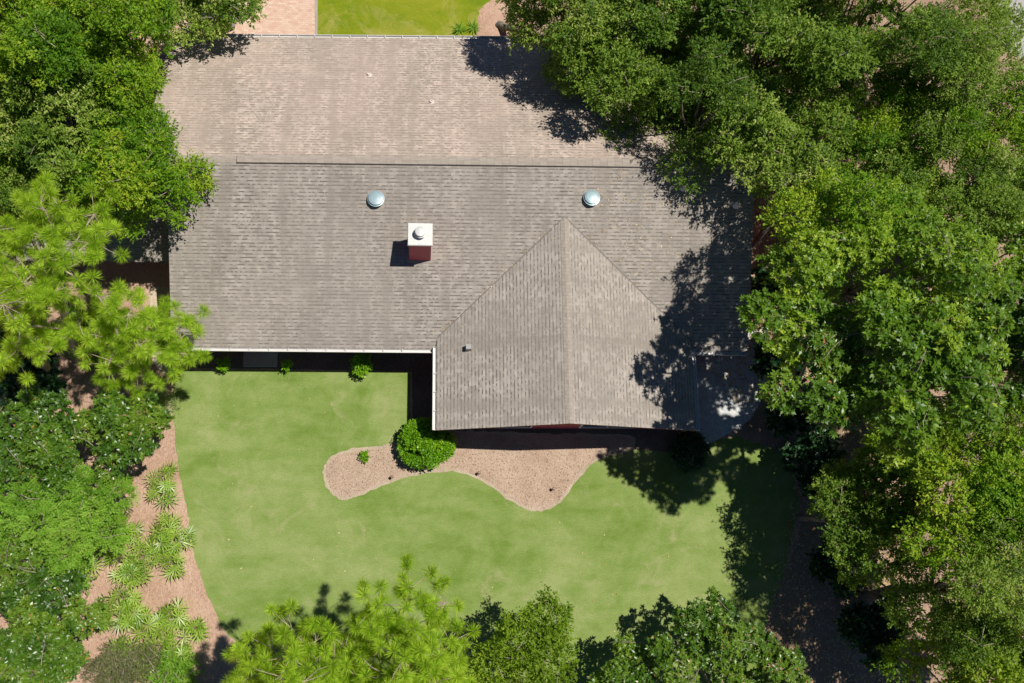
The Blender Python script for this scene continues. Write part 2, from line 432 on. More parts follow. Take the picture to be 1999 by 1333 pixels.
b = MB(); slope(b, GY0, YS + 5.2, GX0, GR, GHE, GHR, 'y'); slope(b, GY0, YS + 5.2, GX1, GR, GHE, GHR, 'y', True)
groof = hb(b, 'gable_wing_roof', M['roof_g'])
# roof deck underside, fascia and rakes
b = MB()
b.poly([(XW, YS, HE - .02), (XW, YR, HR - .02), (XE, YR, HR - .02), (XE, YS, HE - .02)])
b.poly([(XV, YN, HE - .02), (XE, YN, HE - .02), (XE, YR, HR - .02), (XV, YR, HR - .02)])
hb(b, 'roof_deck', M['white'])
for x in (XW, XE - .03):
    b = MB()
    for ya, yb, za, zb in ((YS, YR, HE, HR), (YR, YN, HR, HE)):
        if yb == YN and x == XW: x = XV
        b.hexa([(x, ya, za - .19), (x + .03, ya, za - .19), (x + .03, yb, zb - .19), (x, yb, zb - .19)],
               [(x, ya, za - .004), (x + .03, ya, za - .004), (x + .03, yb, zb - .004), (x, yb, zb - .004)])
    hb(b, 'rake_board', M['white'])
b = MB()
for xa, xb, za, zb in ((GX0, GR, GHE, GHR), (GR, GX1, GHR, GHE)):
    b.hexa([(xa, GY0 + .01, za - .2), (xb, GY0 + .01, zb - .2), (xb, GY0 + .04, zb - .2), (xa, GY0 + .04, za - .2)],
           [(xa, GY0 + .01, za - .004), (xb, GY0 + .01, zb - .004), (xb, GY0 + .04, zb - .004), (xa, GY0 + .04, za - .004)])
hb(b, 'gable_fascia', M['red'])
# valley lines: a thin darker strip laid along each valley
for sx, ex in ((GX0, GX0), (GX1, GX1)):
    vy0 = YS + (GHE - HE) / PIT; a = Vector((ex, vy0, GHE)); c = Vector((GR, YS + (GHR - HE) / PIT, GHR)); d = (c - a).normalized()
    p = Vector((-d.y, d.x, 0)).normalized() * .022; b = MB(); u = Vector((0, 0, .020))
    b.hexa([a - p, c - p, c + p, a + p] if (c - a).cross(p).z > 0 else [a + p, c + p, c - p, a - p], [q + u for q in ([a - p, c - p, c + p, a + p] if (c - a).cross(p).z > 0 else [a + p, c + p, c - p, a - p])])
    hb(b, 'valley_strip', M['valley'], groof)
# ridge caps
def ridge_cap(name, p0, p1, half, pitch, mat, lift=.012, step=.14, parent=None, h=.0):
    p0, p1 = Vector(p0), Vector(p1); d = (p1 - p0); n = max(1, int(d.length / step)); d = d / n
    s_ = Vector((-d.y, d.x, 0)).normalized(); b = MB()
    for i in range(n):
        a = p0 + d * i; c = a + d * 1.04; l0, l1 = lift + .010 + h, lift + h
        for sg in (1, -1):
            o1 = s_ * half * sg; dz = Vector((0, 0, -half * pitch))
            q = [a + Vector((0, 0, l0)), c + Vector((0, 0, l1)), c + o1 + dz + Vector((0, 0, l1)), a + o1 + dz + Vector((0, 0, l0))]
            if sg > 0: q = q[::-1]
            uv = [(i * .37 % 7, sg), (i * .37 % 7 + .1, sg), (i * .37 % 7 + .1, sg + .2), (i * .37 % 7, sg + .2)]
            b.poly(q[::-1], uv)
            e = [a + o1 + dz + Vector((0, 0, l0)), c + o1 + dz + Vector((0, 0, l1)), c + o1 + dz + Vector((0, 0, -.01)), a + o1 + dz + Vector((0, 0, -.01))]
            b.poly(e, uv)
        f = [a + s_ * half + Vector((0, 0, l0 - half * pitch)), a + Vector((0, 0, l0)), a - s_ * half + Vector((0, 0, l0 - half * pitch))]
        b.poly(f, [(0, 0), (0, .1), (.1, .1)])
    return hb(b, name, mat, parent)
vx0 = at(463, 311, HR)[0]; vx1 = at(1400, 311, HR)[0]
ridge_cap('ridge_cap', (XW, YR, HR), (vx0 - .01, YR, HR), .15, PIT, M['cap'], parent=roof)
ridge_cap('ridge_cap', (vx1, YR, HR), (XE, YR, HR), .15, PIT, M['cap'], parent=roof)
rv = ridge_cap('ridge_vent', (vx0, YR, HR), (vx1, YR, HR), .165, PIT * .55, M['cap'], lift=.085, step=.30, parent=roof)
b = MB()
for sg in (1, -1): b.box(vx0, vx1, YR + sg * .145 - .012, YR + sg * .145 + .012, HR - .08, HR + .045)
b.box(vx0, vx0 + .02, YR - .14, YR + .14, HR - .08, HR + .03)
hb(b, 'vent_screen', M['dark'], roof)
jy = YS + (GHR - HE) / PIT
ridge_cap('gable_ridge_cap', (GR, GY0, GHR), (GR, jy - .02, GHR), .165, GP, M['cap'], parent=groof)

# gutters: U channel
def gutter(p0, p1, out, name='gutter'):
    """p0->p1 along the eave, out: unit vector away from the roof"""
    p0, p1, out = Vector(p0), Vector(p1), Vector(out); w = .125; h = .11; t = .012; b = MB()
    up_ = Vector((0, 0, 1)); d = (p1 - p0).normalized()
    def slab(o0, o1, z0, z1, a=p0, c=p1):
        q = [a + out * o0, c + out * o0, c + out * o1, a + out * o1]
        q = q if (q[1] - q[0]).cross(q[2] - q[1]).z > 0 else q[::-1]
        b.hexa([x + up_ * z0 for x in q], [x + up_ * z1 for x in q])
    slab(.002, t, -h, -.015); slab(t, w, -h, -h + t); slab(w, w + t, -h, 0.0); slab(w + t, w + t + .012, -.02, .004)
    slab(.002, w + t, -h, 0, p0 - d * .012, p0); slab(.002, w + t, -h, 0, p1, p1 + d * .012)
    k = int((p1 - p0).length / .75)
    for i in range(1, k):
        a = p0 + d * (.75 * i); slab(t, w, -.012, -.004, a, a + d * .03)
    return hb(b, name, M['gutter'])
gutter((XW, YS, HE), (GX0 - .14, YS, HE), (0, -1, 0)); gutter((GX1 + .14, YS, HE), (XE, YS, HE), (0, -1, 0))
gutter((XV, YN, HE), (XE, YN, HE), (0, 1, 0))
gutter((GX0, GY0 + .02, GHE), (GX0, YS + .05, GHE), (-1, 0, 0)); gutter((GX1, GY0 + .02, GHE), (GX1, YS + .05, GHE), (1, 0, 0))
for x, y in ((GX0 - .07, GY0 + .3), (GX1 + .07, GY0 + .3), (XW + .3, YS - .07)):
    b = MB(); b.box(x - .04, x + .04, y - .03, y + .03, .1, HE - .08); hb(b, 'downspout', M['gutter'])
# walls
OV = .55
b = MB(); zw = HE + OV * PIT - .03
b.box(XW + .4, XE - .4, YS + OV, YN - OV, 0, zw - .02)
b.hexa([(XW + .4, YS + OV, zw), (XW + .6, YS + OV, zw), (XW + .6, YN - OV, zw), (XW + .4, YN - OV, zw)],
       [(XW + .4, YR - .01, HR - .06), (XW + .6, YR - .01, HR - .06), (XW + .6, YR + .01, HR - .06), (XW + .4, YR + .01, HR - .06)])
b.hexa([(XE - .6, YS + OV, zw), (XE - .4, YS + OV, zw), (XE - .4, YN - OV, zw), (XE - .6, YN - OV, zw)],
       [(XE - .6, YR - .01, HR - .06), (XE - .4, YR - .01, HR - .06), (XE - .4, YR + .01, HR - .06), (XE - .6, YR + .01, HR - .06)])
hb(b, 'wall', M['siding'])
gw = GHE + OV * GP - .05
b = MB(); b.box(GX0 + OV, GX1 - OV, GY0 + .5, YS + OV - .01, 0, gw - .02)
b.hexa([(GX0 + OV, GY0 + .5, gw), (GX1 - OV, GY0 + .5, gw), (GX1 - OV, GY0 + .7, gw), (GX0 + OV, GY0 + .7, gw)],
       [(GR - .02, GY0 + .5, GHR - .08), (GR + .02, GY0 + .5, GHR - .08), (GR + .02, GY0 + .7, GHR - .08), (GR - .02, GY0 + .7, GHR - .08)])
hb(b, 'gable_wall', M['siding'])
def window(x0, x1, y, z0, z1, sgn):
    f = MB()
    for a, c, d, e in ((x0, x0 + .07, z0, z1), (x1 - .07, x1, z0, z1), (x0 + .07, x1 - .07, z0, z0 + .07), (x0 + .07, x1 - .07, z1 - .07, z1), ((x0 + x1) / 2 - .025, (x0 + x1) / 2 + .025, z0 + .07, z1 - .07)):
        f.box(a, c, min(y, y + sgn * .06), max(y, y + sgn * .06), d, e)
    fo = hb(f, 'window', M['white']); g = MB(); g.box(x0 + .05, x1 - .05, min(y, y + sgn * .02), max(y, y + sgn * .02), z0 + .05, z1 - .05)
    hb(g, 'pane', M['glass'], fo)
for x0, x1 in ((-8.6, -7.2), (-3.4, -1.6)): window(x0, x1, YS + OV, .9, 2.1, -1)
for x0, x1 in ((2.2, 4.6), (6.6, 9.0)): window(x0, x1, GY0 + .5, .6, 2.2, -1)
for x0, x1 in ((-1.5, .3), (3, 4.8)): window(x0, x1, YN - OV, .9, 2.1, 1)
for x0, x1, y, sg in ((-6.55, -5.6, YS + OV, -1), (1.2, 2.2, YN - OV, 1)):
    b = MB(); b.box(x0, x1, min(y, y + sg * .05), max(y, y + sg * .05), .11, 2.15); dr = hb(b, 'door', M['white'])
    b = MB(); b.lathe([(.02, 0), (.035, .03), (.02, .06)], (x0 + .12, y + sg * .09, 1.05), 12); hb(b, 'handle', M['dark'], dr)

# the north side is not quite parallel to the back eave (about two degrees out of square)
SK = .0335 / (YN - YS)
def unskew(x, y): return YS + (y - YS) / (1 + x * SK)
bpy.context.view_layer.update()
def descend(o):
    for c in o.children: yield c; yield from descend(c)
for o in descend(house):
    if o.type == 'MESH':
        for v in o.data.vertices:
            if v.co.y > YS + .5: v.co.y += v.co.x * SK * (v.co.y - YS)
def zs(y, x=0.0): return HE + (unskew(x, y) - YS) * PIT                # south slope height
def zn(y, x=0.0): return HE + (YN - unskew(x, y)) * PIT
def on_s(px, py):
    z = 4
    for _ in range(40): x, y, _z = at(px, py, z); z = zs(y, x)
    return x, y, z
def on_n(px, py):
    z = 4
    for _ in range(40): x, y, _z = at(px, py, z); z = zn(y, x)
    return x, y, z
# chimney
cxx, cyb, czb = on_s(820, 508.5)
ct = 5.93; cw = .42; cd = .80
b = MB(); b.hexa([(cxx - cw, cyb, czb - .3), (cxx + cw, cyb, czb - .3), (cxx + cw, cyb + cd, czb - .3), (cxx - cw, cyb + cd, czb - .3)],
                 [(cxx - cw, cyb, ct - .07), (cxx + cw, cyb, ct - .07), (cxx + cw, cyb + cd, ct - .07), (cxx - cw, cyb + cd, ct - .07)])
chim = hb(b, 'chimney', M['siding'])
b = MB(); e = .035
b.hexa([(cxx - cw - e, cyb - e, ct - .08), (cxx + cw + e, cyb - e, ct - .08), (cxx + cw + e, cyb + cd + e, ct - .08), (cxx - cw - e, cyb + cd + e, ct - .08)],
       [(cxx - cw - e, cyb - e, ct), (cxx + cw + e, cyb - e, ct), (cxx + cw + e, cyb + cd + e, ct), (cxx - cw - e, cyb + cd + e, ct)])
b.hexa([(cxx - cw - e - .012, cyb - e - .012, ct - .10), (cxx + cw + e + .012, cyb - e - .012, ct - .10), (cxx + cw + e + .012, cyb + cd + e + .012, ct - .10), (cxx - cw - e - .012, cyb + cd + e + .012, ct - .10)],
       [(cxx - cw - e - .012, cyb - e - .012, ct - .03), (cxx + cw + e + .012, cyb - e - .012, ct - .03), (cxx + cw + e + .012, cyb + cd + e + .012, ct - .03), (cxx - cw - e - .012, cyb + cd + e + .012, ct - .03)])
hb(b, 'chimney_cap', M['capwhite'], chim)
fx, fy, _ = at(820.5, 451, ct + .32)
b = MB(); b.lathe([(.13, 0), (.13, .16)], (fx, fy, ct), 32); b.lathe([(.225, 0), (.235, .02), (.225, .05), (.19, .055)], (fx, fy, ct + .15), 40)
b.lathe([(.20, 0), (.20, .10), (.19, .115), (.10, .135), (.02, .14)], (fx, fy, ct + .205), 40)
hb(b, 'flue_cap', M['capwhite'], chim)
# chimney flashing at base
b = MB(); b.hexa([(cxx - cw - .08, cyb - .10, zs(cyb - .1) + .006), (cxx + cw + .08, cyb - .10, zs(cyb - .1) + .006), (cxx + cw + .08, cyb + cd + .08, zs(cyb + cd + .08) + .006), (cxx - cw - .08, cyb + cd + .08, zs(cyb + cd + .08) + .006)],
                 [(cxx - cw - .08, cyb - .10, zs(cyb - .1) + .022), (cxx + cw + .08, cyb - .10, zs(cyb - .1) + .022), (cxx + cw + .08, cyb + cd + .08, zs(cyb + cd + .08) + .022), (cxx - cw - .08, cyb + cd + .08, zs(cyb + cd + .08) + .022)])
hb(b, 'flashing', M['cap'], chim)
# round attic vents
for px, py in ((734, 390), (1154, 388)):
    x, y, z = on_s(px, py); b = MB()
    b.lathe([(.27, -.15), (.27, .14)], (x, y, z), 40)
    vt = hb(b, 'roof_vent', M['galv'])
    b = MB(); b.lathe([(.325, .10), (.335, .12), (.335, .14), (.30, .145), (.30, .20), (.285, .225), (.20, .245), (.08, .255), (.01, .257)], (x, y, z), 48)
    d = hb(b, 'vent_hood', M['galv'], vt)
    b = MB(); zt = zs(y)
    q = [(x - .33, y - .33), (x + .33, y - .33), (x + .33, y + .33), (x - .33, y + .33)]
    b.hexa([(u, v, zs(v, u) + .004) for u, v in q], [(u, v, zs(v, u) + .018) for u, v in q]); hb(b, 'vent_flange', M['cap'], vt)
# vent pipes
for px, py, fn, r, hh in ((720, 147, on_n, .05, .16), (842, 200, on_n, .05, .16), (1334, 366, on_s, .075, .3), (1437, 400, on_s, .08, .3), (500, 355, on_s, .04, .12)):
    if px == 500: continue
    x, y, z = fn(px, py); b = MB(); b.lathe([(r, -.1), (r, hh), (r * .8, hh), (r * .8, hh - .05)], (x, y, z), 20); p = hb(b, 'vent_pipe', M['pipe'])
    b = MB(); b.lathe([(r + .09, -.02), (r + .05, .05), (r + .005, .10)], (x, y, z), 20); hb(b, 'pipe_flashing', M['pipe'], p)
# box vent on the gable slope
z = 3.6
for _ in range(30): x, y, _q = at(914, 680, z); z = GHE + (x - GX0) * GP
b = MB(); b.hexa([(x - .1, y - .11, z - .05), (x + .12, y - .11, z - .02), (x + .12, y + .11, z - .02), (x - .1, y + .11, z - .05)],
                 [(x - .1, y - .10, z + .32), (x + .10, y - .10, z + .34), (x + .10, y + .10, z + .34), (x - .1, y + .10, z + .32)])
hb(b, 'box_vent', M['greybox'])
# low side wing on the west
WX0, WX1, WY0, WY1 = -16.2, XW - .02, at(290, 512, 2.2)[1], 18.9
b = MB(); slope(b, WX0, WX1 + .3, WY0, (WY0 + WY1) / 2, 2.2, 3.2, 'x'); slope(b, WX0, WX1 + .3, WY1, (WY0 + WY1) / 2, 2.2, 3.2, 'x', True)
hb(b, 'side_wing_roof', M['roof_s'])
b = MB(); b.box(WX0 + .4, XW + .4, WY0 + 1.5, WY1 - .4, 0, 2.2); hb(b, 'side_wing_wall', M['siding'])
b = MB(); b.box(WX0 + .3, WX0 + .42, WY0 + .3, WY0 + .42, 0, 2.19); hb(b, 'porch_post', M['white'])

# ------------------------------------------------------------------ leaves and trees
def leaves(P, D, U, L, Wd, fold=.12):
    """quads: base P, direction D, side vector from normal U"""
    Sd = nrm(np.cross(D, U)); L = L[:, None]; Wd = Wd[:, None]
    mid = P + D * L * .45 + U * (L * fold)
    return np.stack([P, mid + Sd * Wd, P + D * L, mid - Sd * Wd], 1)

LS = [1.0]
def sprigs(c, r, n, k, kind, zmin=-.45, squash=.8):
    """n sprigs with k leaves each over the lobe (centre c, radius r). returns quads, tints"""
    d = rng.normal(size=(n * 2, 3)); d = nrm(d); d[:, 2] = np.where(d[:, 2] < 0, d[:, 2] * .6, d[:, 2]); d = nrm(d)
    d = d[d[:, 2] > zmin][:n]; n = len(d)
    rough = 1 + .30 * np.sin(d[:, 0] * 5 + c[0]) * np.cos(d[:, 1] * 6 + c[1]) + rng.normal(0, .10, n)
    rad = r * rough * (1 - .42 * rng.random(n) ** 2.2)
    P0 = np.array(c) + d * rad[:, None] * np.array([1, 1, squash])
    if kind == 'mag':                 # whorls of long leaves around a shoot tip
        A = nrm(d * .6 + np.array([0, 0, .8]) + rng.normal(0, .25, (n, 3)))
        t1 = nrm(np.cross(A, rng.normal(size=(n, 3)))); t2 = np.cross(A, t1)
        th = (np.arange(k) / k * 2 * math.pi)[None, :] + rng.random((n, 1)) * 6 + rng.normal(0, .2, (n, k))
        rd = t1[:, None] * np.cos(th)[..., None] + t2[:, None] * np.sin(th)[..., None]
        el = rng.uniform(.05, .9, (n, k))[..., None]
        D = nrm(rd + A[:, None] * el); U = nrm(A[:, None] - rd * el * .8 + rng.normal(0, .22, (n, k, 3)))
        P = P0[:, None] + A[:, None] * rng.uniform(-.05, .03, (n, k, 1))
        L = rng.uniform(.11, .19, (n, k)) ; Wd = L * rng.uniform(.17, .24, (n, k)); fold = .06
    elif kind == 'feather':
        A = nrm(d * .8 + np.array([0, 0, .35]) + rng.normal(0, .4, (n, 3))); t = np.linspace(0, .30, k)
        s_ = nrm(np.cross(A, np.array([0, 0, 1.0]) + rng.normal(0, .2, (n, 3)))); sg = np.where(np.arange(k) % 2 == 0, 1, -1)[None, :, None]
        P = P0[:, None] + A[:, None] * t[None, :, None]
        D = nrm(A[:, None] * .6 + s_[:, None] * sg + rng.normal(0, .15, (n, k, 3))); U = nrm(np.cross(s_, A)[:, None] + np.array([0, 0, .6]) + rng.normal(0, .25, (n, k, 3)))
        L = rng.uniform(.07, .12, (n, k)); Wd = L * .20; fold = .05
    else:
        A = nrm(d + np.array([0, 0, .25]) + rng.normal(0, .45, (n, 3)))
        sl_ = rng.uniform(.12, .42, (n, 1, 1)) if kind in ('oak', 'fine') else .16
        P = P0[:, None] + A[:, None] * (rng.uniform(-.25, 1, (n, k, 1)) * sl_) + rng.normal(0, .035, (n, k, 3))
        D = nrm(A[:, None] * .75 + rng.normal(0, .62, (n, k, 3))); U = nrm(np.array([0, 0, .9]) + d[:, None] * .5 + rng.normal(0, .45, (n, k, 3)))
        if kind == 'bush': L = rng.uniform(.06, .11, (n, k)); Wd = L * .32; fold = .08
        elif kind == 'broad': L = rng.uniform(.14, .26, (n, k)); Wd = L * .34; fold = .05
        elif kind == 'fine': L = rng.uniform(.06, .12, (n, k)); Wd = L * .12; fold = .05
        else: L = rng.uniform(.075, .15, (n, k)); Wd = L * rng.uniform(.17, .30, (n, k)); fold = .10
    sh = (n, k, 3); L = L * LS[0]; Wd = Wd * LS[0]
    P, D, U = (np.broadcast_to(q, sh).reshape(-1, 3) for q in (P, D, U)); 
    tint = np.clip(np.repeat(rng.random(n), k) * .45 + rng.random(n * k) * .55, 0, 1)
    if kind == 'mag': tint = np.where(rng.random(n * k) < .012, 1.6, tint * .9)
    return leaves(P, D, U, L.reshape(-1), Wd.reshape(-1), fold), tint

def tree(name, px, py, rpx, ztop, kind, mat, label, group=None, cat='tree', base=None, dens=1.0, asp=1.0, cz=.66, lobe=1.0, depth=None, bark='bark', trunk=None, num=1.0):
    zc = ztop * cz
    x, y, _ = at(px, py, zc); R = rpx / ppm(px, py, zc)
    bx, by = (at(*base)[:2] if base else (x + rng.normal(0, .3), y + rng.normal(0, .3)))
    root = empty(name, (bx, by, 0), label=label, cat=cat, group=group)
    dz = depth or (ztop - zc)
    tr = MB(); r0 = trunk or max(.05, min(.24, R * .06 + ztop * .008))
    hub = Vector((x, y, max(.25, zc - dz * .7)))
    B = Vector((bx, by, -.05)); mid = B.lerp(hub, .5) + Vector((rng.normal(0, .12) * R * .3, rng.normal(0, .12) * R * .3, 0))
    tr.tube([B, B.lerp(mid, .08), mid, hub], [r0 * 1.5, r0 * 1.05, r0 * .85, r0 * .7], 9)
    n = max(4, int(1.75 * (R / lobe) ** 2 * asp * num * (.80 if R > 2.2 else 1))); nu = int(n * .45) if R > 2.2 else 0; LS[0] = rng.uniform(.85, 1.22) if R > 1.5 else 1.0
    V, T, K = [], [], []
    ga = math.pi * (3 - 5 ** .5)
    for i in range(-nu, n):
        low = i < 0; nn = nu if low else n; j_ = i + nu if low else i
        rr = math.sqrt((j_ + .5) / nn) * R * .90 * (1 + rng.normal(0, .06)); a = j_ * ga + rng.normal(0, .25)
        rr *= 1 + (.16 * math.sin(2 * a + bx * 3) + .13 * math.sin(3 * a + by * 5) + .08 * math.sin(5 * a + bx)) * (j_ / nn) if R > 2.2 else 1; lx = x + rr * math.cos(a); ly = y + rr * math.sin(a) * asp
        q = rr / R
        lr = lobe * (rng.uniform(.45, 1.15) if R > 2.2 else rng.uniform(.55, .95)) * (1.0 if q < .7 else .85)
        lr = min(lr, R * .5)
        lz = zc + dz * (math.sqrt(max(0, 1 - q * q * .95)) - .25) * rng.uniform(.72, 1.0) - lr * .6 + rng.normal(0, (.30 if R > 2.2 else .14) * dz)
        if low: lz = zc + dz * rng.uniform(-.75, -.1) * (1 - .5 * q) - lr * .3; lr *= 1.15
        lz = max(lz, lr * .5)
        ns = int((470 if not low else 280) * dens * lr * lr)
        k = {'mag': 7, 'feather': 12, 'bush': 12, 'broad': 7}.get(kind, 12)
        v, t = sprigs((lx, ly, lz), lr, ns, k, kind)
        V.append(v); T.append(t); K.append(np.full(len(t), np.clip(rng.normal(.5, .36), 0, 1)))
        # limb to the lobe
        e = Vector((lx, ly, lz - lr * .1)); m2 = hub.lerp(e, .55) + Vector((rng.normal(0, .1), rng.normal(0, .1), -.12 * (e - hub).length + .1)) 
        tr.tube([hub, m2, e], [r0 * .38, r0 * .2, .012], 5)
        for _ in range(5 if R > .9 else 1):
            u = nrm(rng.normal(size=3) + np.array([0, 0, .35])) * lr * rng.uniform(.7, 1.12 if R > .9 else .8)
            f = e + Vector(u); g = e.lerp(f, .5) + Vector(rng.normal(0, .08, 3)); tr.tube([e, g, f], [.017 * min(1, R), .011 * min(1, R), .005], 3)
        # pale outer twigs
        if R > .9 and (kind != 'mag' or rng.random() < .4):
            for _ in range(3):
                u = nrm(rng.normal(size=3) + np.array([0, 0, .7])); v_ = nrm(np.cross(u, rng.normal(size=3))); f0 = np.array([lx, ly, lz]) + u * lr * .80
                pts_ = [tuple(f0 + v_ * q_ * .55 + u * lr * (.22 - abs(q_ - .2) * .25) + rng.normal(0, .04, 3)) for q_ in (-1, -.4, .2, .8)]
                tr.tube(pts_, [.016, .013, .009, .004], 3, 1)
        # stray shoots poking out of the clump
        for _ in range(4 if kind in ('oak', 'fine') else 2):
            u = nrm(rng.normal(size=3) + np.array([0, 0, .2])); cc = np.array([lx, ly, lz]) + u * lr * rng.uniform(.95, 1.4)
            v, t = sprigs(cc, lr * .28, max(3, int(ns * .045)), k, kind); V.append(v); T.append(t); K.append(np.full(len(t), rng.random()))
    V = np.concatenate(V); T = np.concatenate(T); K = np.concatenate(K)
    V[:, :, 2] = np.maximum(V[:, :, 2], .03)
    off = np.array([bx, by, 0]); me = quads_mesh('crown', V - off, T, K); link('crown', me, M[mat], root)
    tr.v = [(a - bx, b_ - by, c) for a, b_, c in tr.v]
    tr.build('trunk', [M[bark], M['twig']], root, True)
    return root

# ---- oaks on the upper left
LG, RG = 'oaks crowding the west side of the house', 'trees massed on the east side of the house'
tree('oak_tree', 50, 80, 185, 9.5, 'oak', 'oak', 'broad bright green oak filling the top left corner of the yard', LG)
tree('oak_tree', 205, 75, 148, 9.0, 'oak', 'oak', 'broad yellow green oak beside the northwest end of the roof', LG, num=1.15)
tree('oak_tree', 130, 255, 130, 8.0, 'oak', 'oak2', 'darker dull green oak standing behind the left hand pine', LG)
tree('oak_tree', 20, 300, 120, 6.0, 'oak', 'oak2', 'dark oak partly shaded at the left edge above the pine', LG)
tree('oak_tree', 250, 205, 92, 8.4, 'oak', 'oak', 'narrow bright oak leaning towards the west rake of the roof', LG)
tree('oak_tree', 278, 350, 104, 8.8, 'oak', 'oak', 'dense green oak overhanging the west end of the main ridge', LG, num=1.5)
tree('oak_tree', 418, 12, 88, 6.2, 'oak', 'oak2', 'small oak over the parked car by the driveway', LG, dens=.8, num=1.4)
# ---- east side mass
tree('live_oak', 1120, 25, 128, 9.8, 'oak', 'oak2', 'live oak shading the north lawn corner with its leaning trunk by the mulch', RG, base=(975, 48), dens=.85, num=1.25, trunk=.15)
tree('live_oak', 1195, 130, 125, 8.8, 'oak', 'oak2', 'live oak reaching over the north roof slope', RG, dens=.9)
tree('live_oak', 1320, 55, 160, 10.0, 'oak', 'oak2', 'tall live oak at the top edge right of the north roof', RG)
tree('live_oak', 1380, 215, 115, 10.0, 'oak', 'oak2', 'live oak standing over the east end of the ridge', RG, dens=.9, num=1.2)
tree('live_oak', 1510, 80, 150, 10.6, 'oak', 'oak2', 'tall live oak between the ridge oak and the street trees', RG)
tree('live_oak', 1462, 282, 82, 9.6, 'oak', 'oak2', 'thin small live oak at the northeast corner of the roof', RG, dens=.7, cz=.74, base=(1490, 330), num=1.3, trunk=.12, lobe=.75)
tree('live_oak', 1690, 60, 165, 10.5, 'lime', 'oak2', 'olive green live oak at the top edge near the street', RG)
tree('live_oak', 1820, 150, 122, 10.2, 'oak', 'oak2', 'live oak whose crown borders the grey street', RG)
tree('live_oak', 1785, 245, 112, 9.5, 'oak', 'oak', 'bright green oak right of the gap with bare twigs', RG)
tree('live_oak', 1955, 290, 115, 9.5, 'oak', 'oak', 'oak at the right edge just below the street', RG)
tree('live_oak', 1860, 390, 140, 9.2, 'oak', 'oak2', 'dark olive oak above the magnolia on the right edge', RG)
tree('live_oak', 1618, 440, 105, 11.6, 'oak', 'oak', 'medium oak just below the gap with bare twigs', RG, cz=.76, base=(1600, 430))
tree('magnolia_tree', 1710, 535, 165, 13.0, 'mag', 'mag2', 'large glossy magnolia opposite the east rake of the roof', RG, cz=.72)
tree('magnolia_tree', 1553, 612, 108, 12.0, 'mag', 'mag2', 'magnolia closest to the east wall', RG, base=(1505, 690), lobe=.9, cz=.8)
tree('magnolia_tree', 1890, 535, 140, 9.6, 'mag', 'mag2', 'glossy magnolia at the right edge level with the chimney', RG)
tree('magnolia_tree', 1765, 740, 160, 13.5, 'mag', 'mag2', 'glossy magnolia right of the shaded patio', RG, cz=.72)
tree('magnolia_tree', 1935, 700, 130, 9.2, 'mag', 'mag', 'darker magnolia at the right edge level with the gable', RG)
tree('magnolia_tree', 1590, 735, 108, 12.0, 'mag', 'mag', 'shaded magnolia beside the patio', RG, base=(1535, 800), lobe=.9, cz=.8)
tree('young_oak', 1885, 880, 105, 9.0, 'oak', 'lime', 'yellow green young oak below the magnolias on the right', RG)
tree('live_oak', 1835, 1005, 115, 11.0, 'oak', 'oak', 'bright oak at mid height of the lower right mass', RG, dens=.8)
tree('live_oak', 1970, 1000, 115, 11.5, 'oak', 'oak', 'oak at the right edge left open below the young oak', RG, dens=.85, num=1.2)
tree('live_oak', 1895, 1150, 140, 11.5, 'oak', 'oak2', 'loose live oak showing pale branches at the lower right', RG, dens=.85)
tree('live_oak', 1710, 960, 95, 7.4, 'oak', 'oak2', 'low dark oak in the shade below the patio magnolias', RG, dens=.8)
tree('live_oak', 1725, 1110, 105, 7.6, 'oak', 'oak2', 'dark oak in the shade between lawn and right edge', RG, dens=.55)
tree('live_oak', 1960, 1290, 130, 8.6, 'oak', 'lime', 'oak in the bottom right corner', RG)
tree('live_oak', 1835, 1300, 95, 6.0, 'oak', 'oak', 'thin oak left of the bottom right corner', RG, dens=.7)
tree('live_oak', 1975, 800, 55, 8.2, 'fine', 'grey', 'grey green mossy oak at the right edge between magnolia and young oak', RG, dens=1.3, num=1.6)
tree('live_oak', 1590, 235, 88, 8.2, 'oak', 'oak2', 'shorter live oak left of the gap with bare twigs', RG, num=1.2)
tree('live_oak', 1715, 345, 85, 8.0, 'oak', 'oak', 'shorter oak filling between the gap and the large glossy magnolia', RG, num=1.2)
tree('live_oak', 1960, 425, 90, 8.6, 'oak', 'oak2', 'shorter live oak at the right edge above the magnolias', RG, num=1.2)
tree('live_oak', 1900, 95, 85, 8.6, 'oak', 'oak2', 'shorter live oak leaning over the corner of the grey street', RG, dens=.8)
tree('live_oak', 1545, 392, 76, 9.6, 'oak', 'oak2', 'thin oak added to shade the roof end, between the roof corner and the large magnolia', RG, dens=.75, lobe=.75, num=1.5)  # added on open ground to cast shade on the east roof end
tree('magnolia_tree', 1960, 590, 85, 8.4, 'mag', 'mag2', 'shorter magnolia at the right edge between two taller magnolias', RG, num=1.2)
tree('live_oak', 1640, 1010, 70, 7.0, 'oak', 'oak2', 'shaded low oak at the east border of the back lawn', RG, dens=.8)
tree('live_oak', 1790, 880, 80, 8.0, 'oak', 'oak', 'shaded oak directly below the glossy patio magnolia', RG, num=1.2)
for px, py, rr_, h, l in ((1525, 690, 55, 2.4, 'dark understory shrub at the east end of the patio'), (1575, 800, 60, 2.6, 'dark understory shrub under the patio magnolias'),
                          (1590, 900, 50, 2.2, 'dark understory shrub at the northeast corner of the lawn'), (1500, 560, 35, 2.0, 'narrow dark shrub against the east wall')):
    tree('understory_shrub', px, py, rr_, h, 'broad', 'dkshrub', l, cat='shrub', lobe=.7, group='shaded understory shrubs')
